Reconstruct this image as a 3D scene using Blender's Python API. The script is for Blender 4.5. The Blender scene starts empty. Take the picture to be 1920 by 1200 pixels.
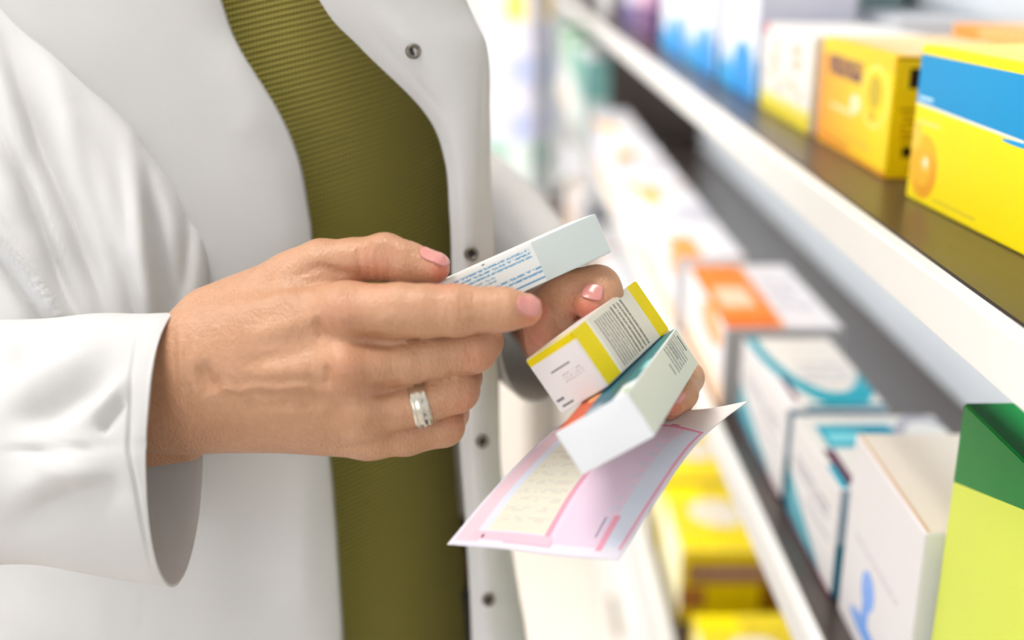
import bpy, bmesh, math, random
import numpy as np
from mathutils import Vector, Matrix
rnd = random.Random(7)
SC = bpy.context.scene
COL = SC.collection
F = 2100.0
# ---------------------------------------------------------------- camera frame
CAM = np.array([0.0, 0.0, 1.35])
PITCH = math.atan(700 / F); YAW = math.atan(30 / F)
cp, sp = math.cos(PITCH), math.sin(PITCH)
RIGHT = np.array([math.cos(YAW), -math.sin(YAW), 0.0])
FH = np.array([math.sin(YAW), math.cos(YAW), 0.0])
FWD = FH * cp + np.array([0, 0, -sp]); UP = FH * sp + np.array([0, 0, cp])

def P(px, py, d):
    return CAM + FWD * d + RIGHT * ((px - 960) * d / F) + UP * ((600 - py) * d / F)
def Q(px, py, Y):
    r = FWD + RIGHT * ((px - 960) / F) + UP * ((600 - py) / F)
    return CAM + r * (Y / r[1])
def K(px, py, d):            # camera-frame millimetres (x right, y down, z away)
    return np.array([(px - 960) * d / F, (py - 600) * d / F, d], dtype=np.float32)
def k2w(p):                  # camera millimetres -> world metres
    p = np.asarray(p, dtype=float) / 1000
    return CAM + p[..., 0:1] * RIGHT - p[..., 1:2] * UP + p[..., 2:3] * FWD
def w2px(w):
    r = w - CAM; d = r @ FWD
    return 960 + F * (r @ RIGHT) / d, 600 - F * (r @ UP) / d

# ---------------------------------------------------------------- materials
def lin(c):
    return tuple(((x / 255) / 12.92 if x / 255 <= .04045 else ((x / 255 + .055) / 1.055) ** 2.4) for x in c) + (1,)

class N:
    def __init__(s, name):
        s.m = bpy.data.materials.new(name); s.m.use_nodes = True
        s.t = s.m.node_tree; s.b = s.t.nodes['Principled BSDF']
    def n(s, typ, **kw):
        x = s.t.nodes.new(typ)
        for k, v in kw.items(): setattr(x, k, v)
        return x
    def l(s, a, b): s.t.links.new(a, b)
    def math(s, op, a, b=None, c=None):
        x = s.n('ShaderNodeMath', operation=op)
        for i, v in enumerate((a, b, c)):
            if v is None: continue
            if isinstance(v, (int, float)): x.inputs[i].default_value = v
            else: s.l(v, x.inputs[i])
        return x.outputs[0]
    def mix(s, fac, a, b):
        x = s.n('ShaderNodeMix', data_type='RGBA')
        if isinstance(fac, (int, float)): x.inputs[0].default_value = fac
        else: s.l(fac, x.inputs[0])
        for i, v in ((6, a), (7, b)):
            if isinstance(v, tuple): x.inputs[i].default_value = v
            else: s.l(v, x.inputs[i])
        return x.outputs[2]
    def noise(s, scale, vec=None, detail=2, rough=.5):
        x = s.n('ShaderNodeTexNoise'); x.inputs['Scale'].default_value = scale
        x.inputs['Detail'].default_value = detail; x.inputs['Roughness'].default_value = rough
        if vec is not None: s.l(vec, x.inputs['Vector'])
        return x.outputs['Fac']
    def coord(s, which='Object'):
        return s.n('ShaderNodeTexCoord').outputs[which]
    def bump(s, h, strength=.3, dist=.001):
        x = s.n('ShaderNodeBump'); x.inputs['Strength'].default_value = strength
        x.inputs['Distance'].default_value = dist; s.l(h, x.inputs['Height']); s.l(x.outputs[0], s.b.inputs['Normal'])
    def set(s, **kw):
        for k, v in kw.items():
            i = s.b.inputs[k.replace('_', ' ')]
            if isinstance(v, (int, float, tuple)): i.default_value = v
            else: s.l(v, i)

def plain(name, c, rough=.5, metal=0, nscale=60, namt=.05, bump=.0):
    m = N(name); c = lin(c)
    f = m.noise(nscale, m.coord())
    d = tuple(x * (1 - namt) for x in c[:3]) + (1,); e = tuple(min(1, x * (1 + namt)) for x in c[:3]) + (1,)
    m.set(Base_Color=m.mix(f, d, e), Roughness=rough, Metallic=metal)
    if bump: m.bump(m.noise(nscale * 4, m.coord()), bump, .0005)
    return m.m

def printed(name, base, ops=(), rough=.42, gloss=None):
    """printed cardboard: ops are shapes in the face's own 0..1 coordinates"""
    m = N(name); sepn = m.n('ShaderNodeSeparateXYZ'); m.l(m.coord('UV'), sepn.inputs[0])
    u, v = sepn.outputs[0], sepn.outputs[1]
    M = m.math
    fib = m.noise(900, m.coord('Object'), 3)
    col = m.mix(fib, tuple(x * .94 for x in lin(base)[:3]) + (1,), lin(base))
    def rectmask(u0, v0, u1, v1):
        a = M('MULTIPLY', M('GREATER_THAN', u, u0), M('LESS_THAN', u, u1))
        b = M('MULTIPLY', M('GREATER_THAN', v, v0), M('LESS_THAN', v, v1))
        return M('MULTIPLY', a, b)
    for o in ops:
        k = o[0]
        if k == 'rect': msk = rectmask(*o[1:5]); c = o[5]
        elif k == 'half': msk = M('GREATER_THAN', M('ADD', M('MULTIPLY', u, o[1]), M('MULTIPLY', v, o[2])), o[3]); c = o[4]
        elif k in ('ell', 'ring', 'arc'):
            du = M('DIVIDE', M('SUBTRACT', u, o[1]), o[3]); dv = M('DIVIDE', M('SUBTRACT', v, o[2]), o[4])
            r = M('ADD', M('MULTIPLY', du, du), M('MULTIPLY', dv, dv))
            msk = M('LESS_THAN', r, 1.0); c = o[5]
            if k == 'ring': msk = M('MULTIPLY', msk, M('GREATER_THAN', r, o[6]))
        elif k == 'text':      # u0 v0 u1 v1 col rows wordscale density
            msk = rectmask(*o[1:5]); c = o[5]
            rows, ws, den = o[6], o[7], o[8]
            vv = M('MULTIPLY', M('SUBTRACT', v, o[2]), rows / (o[4] - o[2]))
            fr = M('FRACT', vv); line = M('MULTIPLY', M('GREATER_THAN', fr, .25), M('LESS_THAN', fr, .8))
            cmb = m.n('ShaderNodeCombineXYZ'); m.l(M('MULTIPLY', u, ws), cmb.inputs[0]); m.l(M('MULTIPLY', M('FLOOR', vv), 7.3), cmb.inputs[1])
            m.l(M('MULTIPLY', M('FLOOR', M('MULTIPLY', fr, 4)), .9), cmb.inputs[2])
            nz = m.noise(1.0, cmb.outputs[0], 1)
            msk = M('MULTIPLY', msk, M('MULTIPLY', line, M('GREATER_THAN', nz, 1 - den)))
        elif k == 'textv':     # the same with the rows running up the face
            msk = rectmask(*o[1:5]); c = o[5]
            rows, ws, den = o[6], o[7], o[8]
            vv = M('MULTIPLY', M('SUBTRACT', u, o[1]), rows / (o[3] - o[1]))
            fr = M('FRACT', vv); line = M('MULTIPLY', M('GREATER_THAN', fr, .25), M('LESS_THAN', fr, .75))
            cmb = m.n('ShaderNodeCombineXYZ'); m.l(M('MULTIPLY', v, ws), cmb.inputs[0]); m.l(M('MULTIPLY', M('FLOOR', vv), 7.3), cmb.inputs[1])
            m.l(M('MULTIPLY', M('FLOOR', M('MULTIPLY', fr, 4)), .9), cmb.inputs[2])
            nz = m.noise(1.0, cmb.outputs[0], 1)
            msk = M('MULTIPLY', msk, M('MULTIPLY', line, M('GREATER_THAN', nz, 1 - den)))
        elif k == 'blot':      # noise shapes inside a rectangle
            nz = m.noise(o[6], m.coord('UV'), 1); msk = M('MULTIPLY', rectmask(*o[1:5]), M('GREATER_THAN', nz, o[7])); c = o[5]
        elif k == 'gradu':     # printed colour fade along u
            mr = m.n('ShaderNodeMapRange'); m.l(u, mr.inputs[0]); mr.inputs[1].default_value = o[1]; mr.inputs[2].default_value = o[2]
            msk = mr.outputs[0]; c = o[3]
        elif k == 'gradv':
            mr = m.n('ShaderNodeMapRange'); m.l(v, mr.inputs[0]); mr.inputs[1].default_value = o[1]; mr.inputs[2].default_value = o[2]
            msk = mr.outputs[0]; c = o[3]
        col = m.mix(msk, col, lin(c))
    m.set(Base_Color=col, Roughness=rough)
    m.b.inputs['Specular IOR Level'].default_value = .2
    m.bump(fib, .08, .0003)
    return m.m

# ---------------------------------------------------------------- object helpers
def link(name, me, mats, parent=None, loc=None, smooth=True):
    o = bpy.data.objects.new(name, me); COL.objects.link(o)
    for m in (mats if isinstance(mats, (list, tuple)) else [mats]): me.materials.append(m)
    if smooth: me.shade_smooth()
    if parent: o.parent = parent
    if loc is not None: o.location = loc
    return o
def tag(o, label=None, cat=None, group=None, kind=None):
    for k, v in (('label', label), ('category', cat), ('group', group), ('kind', kind)):
        if v: o[k] = v
    return o
def empty(name, loc, rz=0):
    o = bpy.data.objects.new(name, None); COL.objects.link(o); o.location = loc; o.rotation_euler = (0, 0, rz)
    o.empty_display_size = .05
    return o
def mesh_np(name, verts, faces, uv=None):
    me = bpy.data.meshes.new(name)
    me.from_pydata(np.asarray(verts, float).tolist(), [], [tuple(int(i) for i in f) for f in faces]); me.update()
    if uv is not None:
        l = me.uv_layers.new(name='UVMap')
        idx = np.empty(len(me.loops), dtype=np.int32); me.loops.foreach_get('vertex_index', idx)
        l.data.foreach_set('uv', np.asarray(uv, np.float32)[idx].ravel())
    return me
def bm_obj(name, bm, mats, parent=None, loc=None, smooth=False):
    me = bpy.data.meshes.new(name); bmesh.ops.recalc_face_normals(bm, faces=bm.faces); bm.to_mesh(me); bm.free()
    return link(name, me, mats, parent, loc, smooth)
def boxbm(bm, x0, x1, y0, y1, z0, z1, bev=0):
    r = bmesh.ops.create_cube(bm, size=1)
    for v in r['verts']:
        v.co = Vector(((x0 + x1) / 2 + v.co.x * (x1 - x0), (y0 + y1) / 2 + v.co.y * (y1 - y0), (z0 + z1) / 2 + v.co.z * (z1 - z0)))
    if bev:
        es = list({e for v in r['verts'] for e in v.link_edges})
        bmesh.ops.bevel(bm, geom=es, offset=bev, segments=2, affect='EDGES', clamp_overlap=True)
def box(name, x0, x1, y0, y1, z0, z1, mat, parent=None, bev=0, org=None):
    bm = bmesh.new(); org = np.zeros(3) if org is None else np.asarray(org, float)
    boxbm(bm, x0 - org[0], x1 - org[0], y0 - org[1], y1 - org[1], z0 - org[2], z1 - org[2], bev)
    return bm_obj(name, bm, mat, parent)
def catmull(pts, n):
    pts = np.asarray(pts, float); m = len(pts)
    ext = np.concatenate([[2 * pts[0] - pts[1]], pts, [2 * pts[-1] - pts[-2]]])
    t = np.linspace(0, m - 1 - 1e-9, n); i = t.astype(int); f = (t - i).reshape((-1,) + (1,) * (pts.ndim - 1))
    p0, p1, p2, p3 = ext[i], ext[i + 1], ext[i + 2], ext[i + 3]
    return .5 * (2 * p1 + (p2 - p0) * f + (2 * p0 - 5 * p1 + 4 * p2 - p3) * f ** 2 + (3 * p1 - p0 - 3 * p2 + p3) * f ** 3)
def stroke(x, y, line, wid):
    """gaussian ridge along a line, fading in and out towards the line's ends"""
    best = np.full(x.shape, 1e9); tp = np.zeros(x.shape); acc = 0
    for (ax, ay), (bx, by) in zip(line[:-1], line[1:]):
        vx, vy = bx - ax, by - ay; L = vx * vx + vy * vy; ln = math.sqrt(L)
        h = np.clip(((x - ax) * vx + (y - ay) * vy) / L, 0, 1)
        d = np.hypot(x - ax - h * vx, y - ay - h * vy); c = d < best
        best = np.where(c, d, best); tp = np.where(c, acc + h * ln, tp); acc += ln
    g = np.exp(-(best / wid) ** 2)
    if acc > 60:
        q = np.clip(np.minimum(tp, acc - tp) / (.35 * acc), 0, 1); g = g * (.12 + .88 * q * q * (3 - 2 * q))
    return g
def relief(W, strokes, direction=None):
    """raise (amp>0) or press in (amp<0) cloth or skin along a line; amp in metres"""
    px, py = w2px(W); t = np.zeros(len(W))
    for line, amp, wid in strokes:
        t += amp * stroke(px, py, line, wid)
    if direction is None:
        direction = (CAM - W); direction /= np.linalg.norm(direction, axis=1, keepdims=True)
    return W + direction * t[:, None]
def net(name, ctrl, nr, nc, mat, parent, org, strokes=(), thick=.0012, uvscale=1.0, sub=0, closed=False):
    c = np.asarray(ctrl, float)
    g = catmull(c, nr); g = np.swapaxes(catmull(np.swapaxes(g, 0, 1), nc), 0, 1)
    W = g.reshape(-1, 3)
    if len(strokes): W = relief(W, strokes)
    uv = np.stack(np.meshgrid(np.linspace(0, 1, nc), np.linspace(1, 0, nr)), -1).reshape(-1, 2)
    I = np.arange(nr * nc).reshape(nr, nc)
    f = np.stack([I[:-1, :-1], I[1:, :-1], I[1:, 1:], I[:-1, 1:]], -1).reshape(-1, 4)
    o = link(name, mesh_np(name, W - org, f, uv), mat, parent)
    if thick:
        s = o.modifiers.new('thickness', 'SOLIDIFY'); s.thickness = thick; s.offset = 0
    return o

# ---------------------------------------------------------------- materials list
CREAM = plain('cream_floor', (236, 226, 216), .35, nscale=3, namt=.06)
WALL = plain('white_wall_paint', (228, 226, 222), .7, nscale=8, namt=.03)
CEIL = plain('ceiling_paint', (240, 240, 238), .8)
SHELFW = plain('white_shelf_edge', (232, 230, 226), .4, nscale=30, namt=.02)
PANELW = plain('white_back_panel', (214, 216, 218), .5, nscale=10, namt=.02)
m = N('dark_brown_laminate'); w = m.n('ShaderNodeMapping'); w.inputs['Scale'].default_value = (60, 3, 60); m.l(m.coord(), w.inputs[0])
nz = m.noise(3, w.outputs[0], 4, .6)
m.set(Base_Color=m.mix(nz, lin((44, 34, 29)), lin((68, 55, 48))), Roughness=.30); BROWN = m.m
m = N('silver_metal'); m.set(Base_Color=lin((214, 208, 196)), Metallic=1.0, Roughness=m.math('ADD', m.math('MULTIPLY', m.noise(400, m.coord()), .15), .18)); SILVER = m.m
m = N('brushed_dark_snap_metal'); m.set(Base_Color=m.mix(m.noise(500, m.coord()), lin((105, 98, 90)), lin((140, 134, 126))), Metallic=.9, Roughness=.35); SNAP = m.m
SNAPD = plain('snap_socket', (38, 34, 32), .5)

# white coat cloth: fine weave
m = N('white_coat_cotton'); co = m.coord('Object')
sx = m.n('ShaderNodeSeparateXYZ'); m.l(co, sx.inputs[0])
wv = m.math('ADD', m.math('SINE', m.math('MULTIPLY', sx.outputs[2], 9000.)), m.math('SINE', m.math('MULTIPLY', m.math('ADD', sx.outputs[0], sx.outputs[1]), 9000.)))
m.set(Base_Color=m.mix(m.noise(25, co, 3), lin((234, 233, 233)), lin((241, 240, 240))), Roughness=.85, Sheen_Weight=.15)
m.bump(m.math('ADD', m.math('MULTIPLY', wv, .2), m.noise(14, co, 4, .6)), .25, .002); COAT = m.m
tr = m.n('ShaderNodeBsdfTranslucent'); tr.inputs[0].default_value = lin((226, 222, 218)); mx = m.n('ShaderNodeMixShader'); mx.inputs[0].default_value = .28
outn = [x for x in m.t.nodes if x.type == 'OUTPUT_MATERIAL'][0]
m.l(m.b.outputs[0], mx.inputs[1]); m.l(tr.outputs[0], mx.inputs[2]); m.l(mx.outputs[0], outn.inputs[0])

# olive ribbed knit
m = N('olive_ribbed_knit'); co = m.coord('Object')
sx = m.n('ShaderNodeSeparateXYZ'); m.l(co, sx.inputs[0])
wob = m.math('MULTIPLY', m.noise(6, co, 2), .006)
h = m.math('ADD', m.math('SUBTRACT', sx.outputs[2], m.math('MULTIPLY', sx.outputs[0], .22)), wob)
rib = m.math('SINE', m.math('MULTIPLY', h, 2 * math.pi / .0031))
st = m.math('SINE', m.math('MULTIPLY', sx.outputs[0], 2 * math.pi / .0019))
hh = m.math('ADD', rib, m.math('MULTIPLY', st, .25))
fac = m.math('ADD', m.math('MULTIPLY', rib, .5), .5)
m.set(Base_Color=m.mix(fac, lin((156, 142, 34)), lin((218, 204, 86))), Roughness=.8, Sheen_Weight=.1)
m.bump(hh, 1.0, .0022); KNIT = m.m

# skin
def skin(name, a, b, c):
    m = N(name); co = m.coord('Object')
    f1 = m.noise(38, co, 4, .6); f2 = m.noise(320, co, 3)
    col = m.mix(f1, lin(a), lin(b)); col = m.mix(m.math('MULTIPLY', f2, .35), col, lin(c))
    at = m.n('ShaderNodeAttribute', attribute_name='flush'); col = m.mix(at.outputs['Fac'], col, lin((208, 112, 92)))
    m.set(Base_Color=col, Roughness=.42)
    m.b.inputs['Subsurface Weight'].default_value = .12
    m.b.inputs['Subsurface Radius'].default_value = (1.0, .35, .2)
    m.b.inputs['Subsurface Scale'].default_value = .004
    mp = m.n('ShaderNodeMapping'); mp.inputs['Scale'].default_value = (1.0, 1.0, .45); m.l(co, mp.inputs[0])
    vor = m.n('ShaderNodeTexVoronoi'); vor.inputs['Scale'].default_value = 900; m.l(mp.outputs[0], vor.inputs['Vector'])
    m.bump(m.math('ADD', m.math('MULTIPLY', vor.outputs['Distance'], .5), m.noise(140, mp.outputs[0], 4, .65)), .55, .0010)
    return m.m
SKIN = skin('skin', (184, 134, 100), (213, 165, 130), (150, 98, 70))
m = N('fingernail_polish'); m.set(Base_Color=m.mix(m.noise(200, m.coord()), lin((204, 134, 126)), lin((216, 148, 140))), Roughness=.25, Coat_Weight=.25); NAIL = m.m

# ---------------------------------------------------------------- signed-distance skin
def seg(p, a, b, ra, rb, flat=None):
    a = np.asarray(a, np.float32); b = np.asarray(b, np.float32)
    pa = p - a; ba = b - a
    if flat is not None:
        n = np.asarray(flat[:3], np.float32); n /= np.linalg.norm(n); k = 1 / flat[3] - 1
        pa = pa + (pa @ n)[:, None] * n * k; ba = ba + (ba @ n) * n * k
    h = np.clip((pa @ ba) / max(float(ba @ ba), 1e-6), 0, 1)
    q = pa - h[:, None] * ba
    return np.sqrt(np.einsum('ij,ij->i', q, q)) - (ra + (rb - ra) * h)
def smin(a, b, k):
    h = np.clip(.5 + .5 * (b - a) / k, 0, 1)
    return b + (a - b) * h - k * h * (1 - h)
def chain(p, js, k=3.0):
    """js: (px,py,depth_mm,radius)"""
    d = None
    for j0, j1 in zip(js[:-1], js[1:]):
        s = seg(p, K(*j0[:3]), K(*j1[:3]), j0[3], j1[3]); d = s if d is None else smin(d, s, k)
    return d

R_PALM = [((390, 635, 500, 17), (650, 588, 487, 13.5)), ((380, 690, 497, 19), (648, 688, 485, 13.5)),
          ((380, 745, 501, 18), (672, 768, 491, 13.5)), ((385, 785, 508, 13.5), (692, 812, 503, 11.5)),
          ((430, 720, 520, 22), (620, 735, 517, 20)), ((400, 600, 512, 16), (560, 530, 508, 14))]
R_THUMB = [(560, 530, 508, 14.5), (604, 500, 504, 12.2), (660, 489, 501, 9.8), (722, 482, 497, 10.2), (765, 493, 494, 9.0), (814, 503, 491, 7.0)]
R_FING = [
    [(650, 588, 486, 13.2), (750, 583, 477, 11.8), (800, 583, 475, 11.2), (858, 582, 474, 11.0), (920, 580, 472, 9.2), (948, 580, 471, 9.0), (985, 581, 472, 7.2)],
    [(648, 688, 484, 13.0), (760, 676, 486, 10.6), (810, 668, 487, 10.2), (888, 655, 489, 10.2), (905, 640, 505, 9.0), (880, 628, 522, 8.2), (850, 622, 532, 7.0)],
    [(672, 770, 491, 12.6), (745, 762, 492, 10.2), (787, 757, 492, 9.4), (856, 731, 495, 10.0), (866, 708, 512, 9.0), (835, 690, 528, 8.0), (810, 690, 534, 7.0)],
    [(692, 812, 503, 11.2), (760, 815, 503, 9.4), (832, 799, 506, 9.2), (845, 775, 520, 8.2), (820, 755, 532, 7.4), (800, 750, 538, 6.6)]]
def right_hand(p):
    palm = seg(p, K(150, 745, 520), K(330, 722, 506), 29, 29, (0, 0, 1, .72))
    palm = smin(palm, seg(p, K(330, 722, 506), K(440, 705, 505), 30, 30, (0, 0, 1, .66)), 6)
    palm = smin(palm, seg(p, K(180, 842, 526), K(350, 828, 530), 12, 9.5), 3)
    for a, b in R_PALM: palm = smin(palm, seg(p, K(*a[:3]), K(*b[:3]), a[3], b[3]), 9)
    d = smin(palm, chain(p, R_THUMB), 6)
    for f in R_FING: d = np.minimum(d, smin(palm, chain(p, f, 2.5), 5.0))
    return d
L_FING = [
    [(1195, 640, 574, 11), (1240, 650, 562, 8.5), (1262, 672, 548, 7.6), (1268, 690, 536, 7)],
    [(1195, 680, 574, 11), (1262, 690, 556, 8.6), (1288, 708, 536, 8.0), (1278, 738, 514, 7.4), (1262, 755, 506, 6.0)],
    [(1180, 710, 572, 10), (1250, 742, 556, 8.0), (1272, 748, 538, 7.4), (1254, 762, 522, 6.4)]]
def left_hand(p):
    palm = seg(p, K(1000, 570, 760), K(1052, 620, 665), 25, 24)
    palm = smin(palm, seg(p, K(1052, 620, 665), K(1075, 640, 592), 23, 19), 8)
    palm = smin(palm, seg(p, K(1080, 650, 587), K(1190, 660, 578), 18, 14), 10)
    palm = smin(palm, seg(p, K(1060, 600, 578), K(1195, 620, 574), 15, 12), 8)
    th = chain(p, [(1036, 636, 562, 13), (1026, 590, 536, 12.4), (1066, 551, 520, 11.2), (1120, 542, 518, 10.8), (1128, 554, 514, 9.4), (1106, 572, 509, 7.2)])
    palm2 = smin(palm, seg(p, K(1036, 645, 566), K(1030, 618, 538), 13, 10.5), 5)
    d = smin(palm2, th, 4)
    for f in L_FING: d = np.minimum(d, smin(palm, chain(p, f, 2.5), 5.0))
    return d

def surface_nets(fn, lo, hi, h):
    n = [int(math.ceil((hi[i] - lo[i]) / h)) + 1 for i in range(3)]
    ax = [lo[i] + h * np.arange(n[i], dtype=np.float32) for i in range(3)]
    V = np.empty(n, np.float32)
    for i in range(0, n[0], 16):
        g = np.stack(np.meshgrid(ax[0][i:i + 16], ax[1], ax[2], indexing='ij'), -1).reshape(-1, 3)
        V[i:i + 16] = fn(g).reshape(-1, n[1], n[2])
    S = V < 0
    c = [n[0] - 1, n[1] - 1, n[2] - 1]
    acc = np.zeros(c + [3], np.float32); cnt = np.zeros(c, np.float32)
    sl = lambda o, k: slice(o, o + c[k])
    for axis in range(3):
        o1, o2 = [a for a in range(3) if a != axis]
        for p_ in (0, 1):
            for q_ in (0, 1):
                off = [0, 0, 0]; off[o1] = p_; off[o2] = q_
                i0 = tuple(sl(off[k], k) for k in range(3)); off2 = list(off); off2[axis] = 1
                i1 = tuple(sl(off2[k], k) for k in range(3))
                a, b = V[i0], V[i1]; cr = S[i0] != S[i1]
                t = np.where(cr, a / np.where(cr, a - b, 1), 0)
                for k in range(3):
                    acc[..., k] += cr * (t if k == axis else off[k])
                cnt += cr
    act = cnt > 0
    idx = -np.ones(c, np.int64); idx[act] = np.arange(act.sum())
    ii = np.argwhere(act)
    W = np.array(lo, np.float32) + h * (ii + acc[act] / cnt[act][:, None])
    faces = []
    for axis in range(3):
        o1, o2 = [(1, 2), (2, 0), (0, 1)][axis]
        s0 = [slice(0, n[k]) for k in range(3)]; s1 = list(s0)
        s0[axis] = slice(0, n[axis] - 1); s1[axis] = slice(1, n[axis])
        cr = (S[tuple(s0)] != S[tuple(s1)]); e = np.argwhere(cr)
        e = e[(e[:, o1] > 0) & (e[:, o2] > 0) & (e[:, o1] < c[o1]) & (e[:, o2] < c[o2])]
        ins = S[tuple(s0)][tuple(e.T)]
        def cell(d1, d2):
            q = e.copy(); q[:, o1] -= d1; q[:, o2] -= d2; return idx[tuple(q.T)]
        q = np.stack([cell(1, 1), cell(0, 1), cell(0, 0), cell(1, 0)], 1)
        q[~ins] = q[~ins][:, ::-1]; faces.append(q)
    return W, np.concatenate(faces)

def grad(fn, p, e=.4):
    g = np.stack([fn(p + np.eye(3, dtype=np.float32)[i] * e) - fn(p - np.eye(3, dtype=np.float32)[i] * e) for i in range(3)], 1)
    return g / np.maximum(np.linalg.norm(g, axis=1, keepdims=True), 1e-6)

R_RELIEF = [  # image-side lines on the back of the hand: knuckles, tendons, veins, creases (mm)
    ([(628, 572), (642, 590)], 3.0, 32), ([(645, 680), (652, 694)], 2.8, 28), ([(676, 765), (684, 772)], 1.6, 26), ([(700, 815), (708, 820)], 1.0, 24),
    ([(594, 608), (602, 628)], -2.0, 8), ([(613, 694), (615, 714)], -2.0, 8), ([(570, 590), (585, 640)], -1.0, 26), ([(590, 690), (594, 735)], -.9, 22), ([(630, 780), (640, 810)], -1.0, 20),
    ([(650, 638), (760, 640)], -1.6, 13), ([(660, 732), (750, 728)], -1.6, 13), ([(680, 798), (740, 797)], -1.3, 11),
    ([(440, 640), (620, 590)], 1.0, 15), ([(430, 690), (520, 668), (610, 640)], -1.3, 20), ([(440, 700), (620, 692)], .8, 13), ([(460, 770), (660, 780)], .8, 14), ([(450, 600), (560, 570)], -.8, 20),
    ([(372, 758), (398, 738), (425, 728), (452, 733), (482, 724), (520, 729), (562, 723), (600, 733), (640, 741), (668, 738)], 1.25, 7), ([(425, 748), (470, 744), (500, 752), (535, 743), (575, 752)], .7, 6), ([(440, 672), (500, 655), (560, 650)], .4, 6),
    ([(420, 744), (520, 741), (600, 748)], -.2, 8), ([(540, 760), (650, 800)], -.9, 16), ([(480, 805), (560, 795), (630, 785)], -.7, 14),
    ([(380, 700), (396, 726)], -1.9, 15), ([(384, 660), (398, 740)], -.8, 24), ([(345, 600), (352, 700), (350, 780)], -.7, 5), ([(325, 595), (330, 740)], -.6, 5), ([(337, 600), (341, 740)], .5, 5), ([(362, 640), (368, 780)], .9, 12),
    ([(540, 520), (600, 500), (640, 512), (700, 528)], -1.5, 9), ([(550, 570), (610, 535)], -1.1, 18), ([(500, 560), (560, 520)], .8, 20),
    ([(672, 470), (676, 518)], -.9, 5), ([(688, 468), (693, 520)], -.8, 5), ([(704, 476), (708, 520)], -.7, 4), ([(715, 450), (745, 458)], 1.5, 18), ([(770, 478), (778, 520)], -.5, 12),
    ([(838, 540), (842, 618)], -.7, 4.5), ([(850, 540), (854, 618)], -.7, 4), ([(862, 545), (866, 615)], -.6, 4), ([(850, 560), (854, 598)], .9, 20), ([(800, 545), (800, 620)], -.5, 18),
    ([(936, 548), (940, 608)], -.5, 4), ([(944, 548), (948, 608)], -.4, 3), ([(884, 625), (892, 690)], -.7, 5), ([(874, 628), (880, 690)], -.6, 4), ([(872, 700), (866, 770)], -.5, 5), ([(846, 785), (850, 825)], -.4, 5),
    ([(735, 610), (760, 640)], -.9, 10), ([(715, 738), (745, 722)], -.8, 9), ([(720, 560), (735, 590)], -.6, 22), ([(730, 660), (740, 690)], -.5, 20)]
L_RELIEF = [([(1095, 512), (1160, 530)], .5, 10), ([(1012, 545), (1040, 600), (1060, 640)], -1.2, 6), ([(1085, 520), (1092, 535)], -.3, 5)]

def skin_part(fn, lo, hi, h, strokes):
    W, Fc = surface_nets(fn, lo, hi, h)
    nrm = grad(fn, W)
    px = 960 + F * W[:, 0] / W[:, 2]; py = 600 + F * W[:, 1] / W[:, 2]
    facing = np.clip(-nrm[:, 2] * 1.6, 0, 1)
    t = np.zeros(len(W))
    for line, amp, wid in strokes: t += amp * stroke(px, py, line, wid)
    W = W + nrm * (t * facing)[:, None]
    return W, Fc

# ---------------------------------------------------------------- the person
PER = np.array([-0.17, .735, 0.0])
person = empty('person', PER)
tag(person, 'person in open white lab coat and olive ribbed sweater, holding medicine boxes', 'person')

WR, FR = skin_part(right_hand, [-225, -60, 440], [26, 80, 566], 1.05, R_RELIEF)
WL, FL = skin_part(left_hand, [-60, -60, 478], [112, 72, 790], 1.3, L_RELIEF)
# torso, hips, legs and arms hidden by the clothes, coarse, joined with the hands in one body mesh
def wl(p): return np.asarray(p, np.float32) * 1000
def torso(p):
    c = lambda x, y, z: wl((x + .01, y - .05, z))
    d = seg(p, c(-.18, .80, 1.28), c(-.18, .80, 1.02), 105, 95, (0, 1, 0, .8))
    d = smin(d, seg(p, c(-.18, .80, .98), c(-.18, .80, .88), 112, 118, (0, 1, 0, .8)), 40)
    d = smin(d, seg(p, c(-.28, .76, 1.40), c(-.08, .84, 1.40), 55, 55), 40)
    d = smin(d, seg(p, c(-.18, .80, 1.40), c(-.17, .79, 1.52), 55, 50), 25)
    for s in (-1, 1):
        d = smin(d, seg(p, c(-.18 + s * .075, .80 + s * .02, .86), c(-.18 + s * .085, .80 + s * .02, .48), 80, 52), 25)
        d = smin(d, seg(p, c(-.18 + s * .085, .80 + s * .02, .48), c(-.18 + s * .085, .81 + s * .02, .08), 52, 34), 15)
    return d
WT, FT = surface_nets(torso, [-410, 570, 30], [70, 910, 1560], 12)
wr = k2w(WR); wlft = k2w(WL)
V = np.concatenate([wr, wlft, WT / 1000.]); FF = np.concatenate([FR, FL + len(wr), FT + len(wr) + len(wlft)])
V[:, :] -= PER
me = mesh_np('body', V, FF)
flush = np.zeros(len(V), np.float32)
def addflush(px, py, r, amt):
    w = V + PER; x, y = w2px(w); flush[:] = np.maximum(flush, amt * np.exp(-((x - px) ** 2 + (y - py) ** 2) / r ** 2))
for a in ((835, 505, 30, .75), (1005, 585, 24, .7), (640, 585, 45, .13), (650, 690, 40, .15), (1100, 585, 34, .8), (1262, 758, 26, .8), (1000, 640, 40, .55), (880, 780, 40, .3), (890, 670, 30, .2), (700, 505, 40, .25)): addflush(*a)
at = me.attributes.new('flush', 'FLOAT', 'POINT'); at.data.foreach_set('value', flush)
body = link('body', me, SKIN, person)
sm = body.modifiers.new('smooth', 'SMOOTH'); sm.factor = .5; sm.iterations = 3

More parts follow.
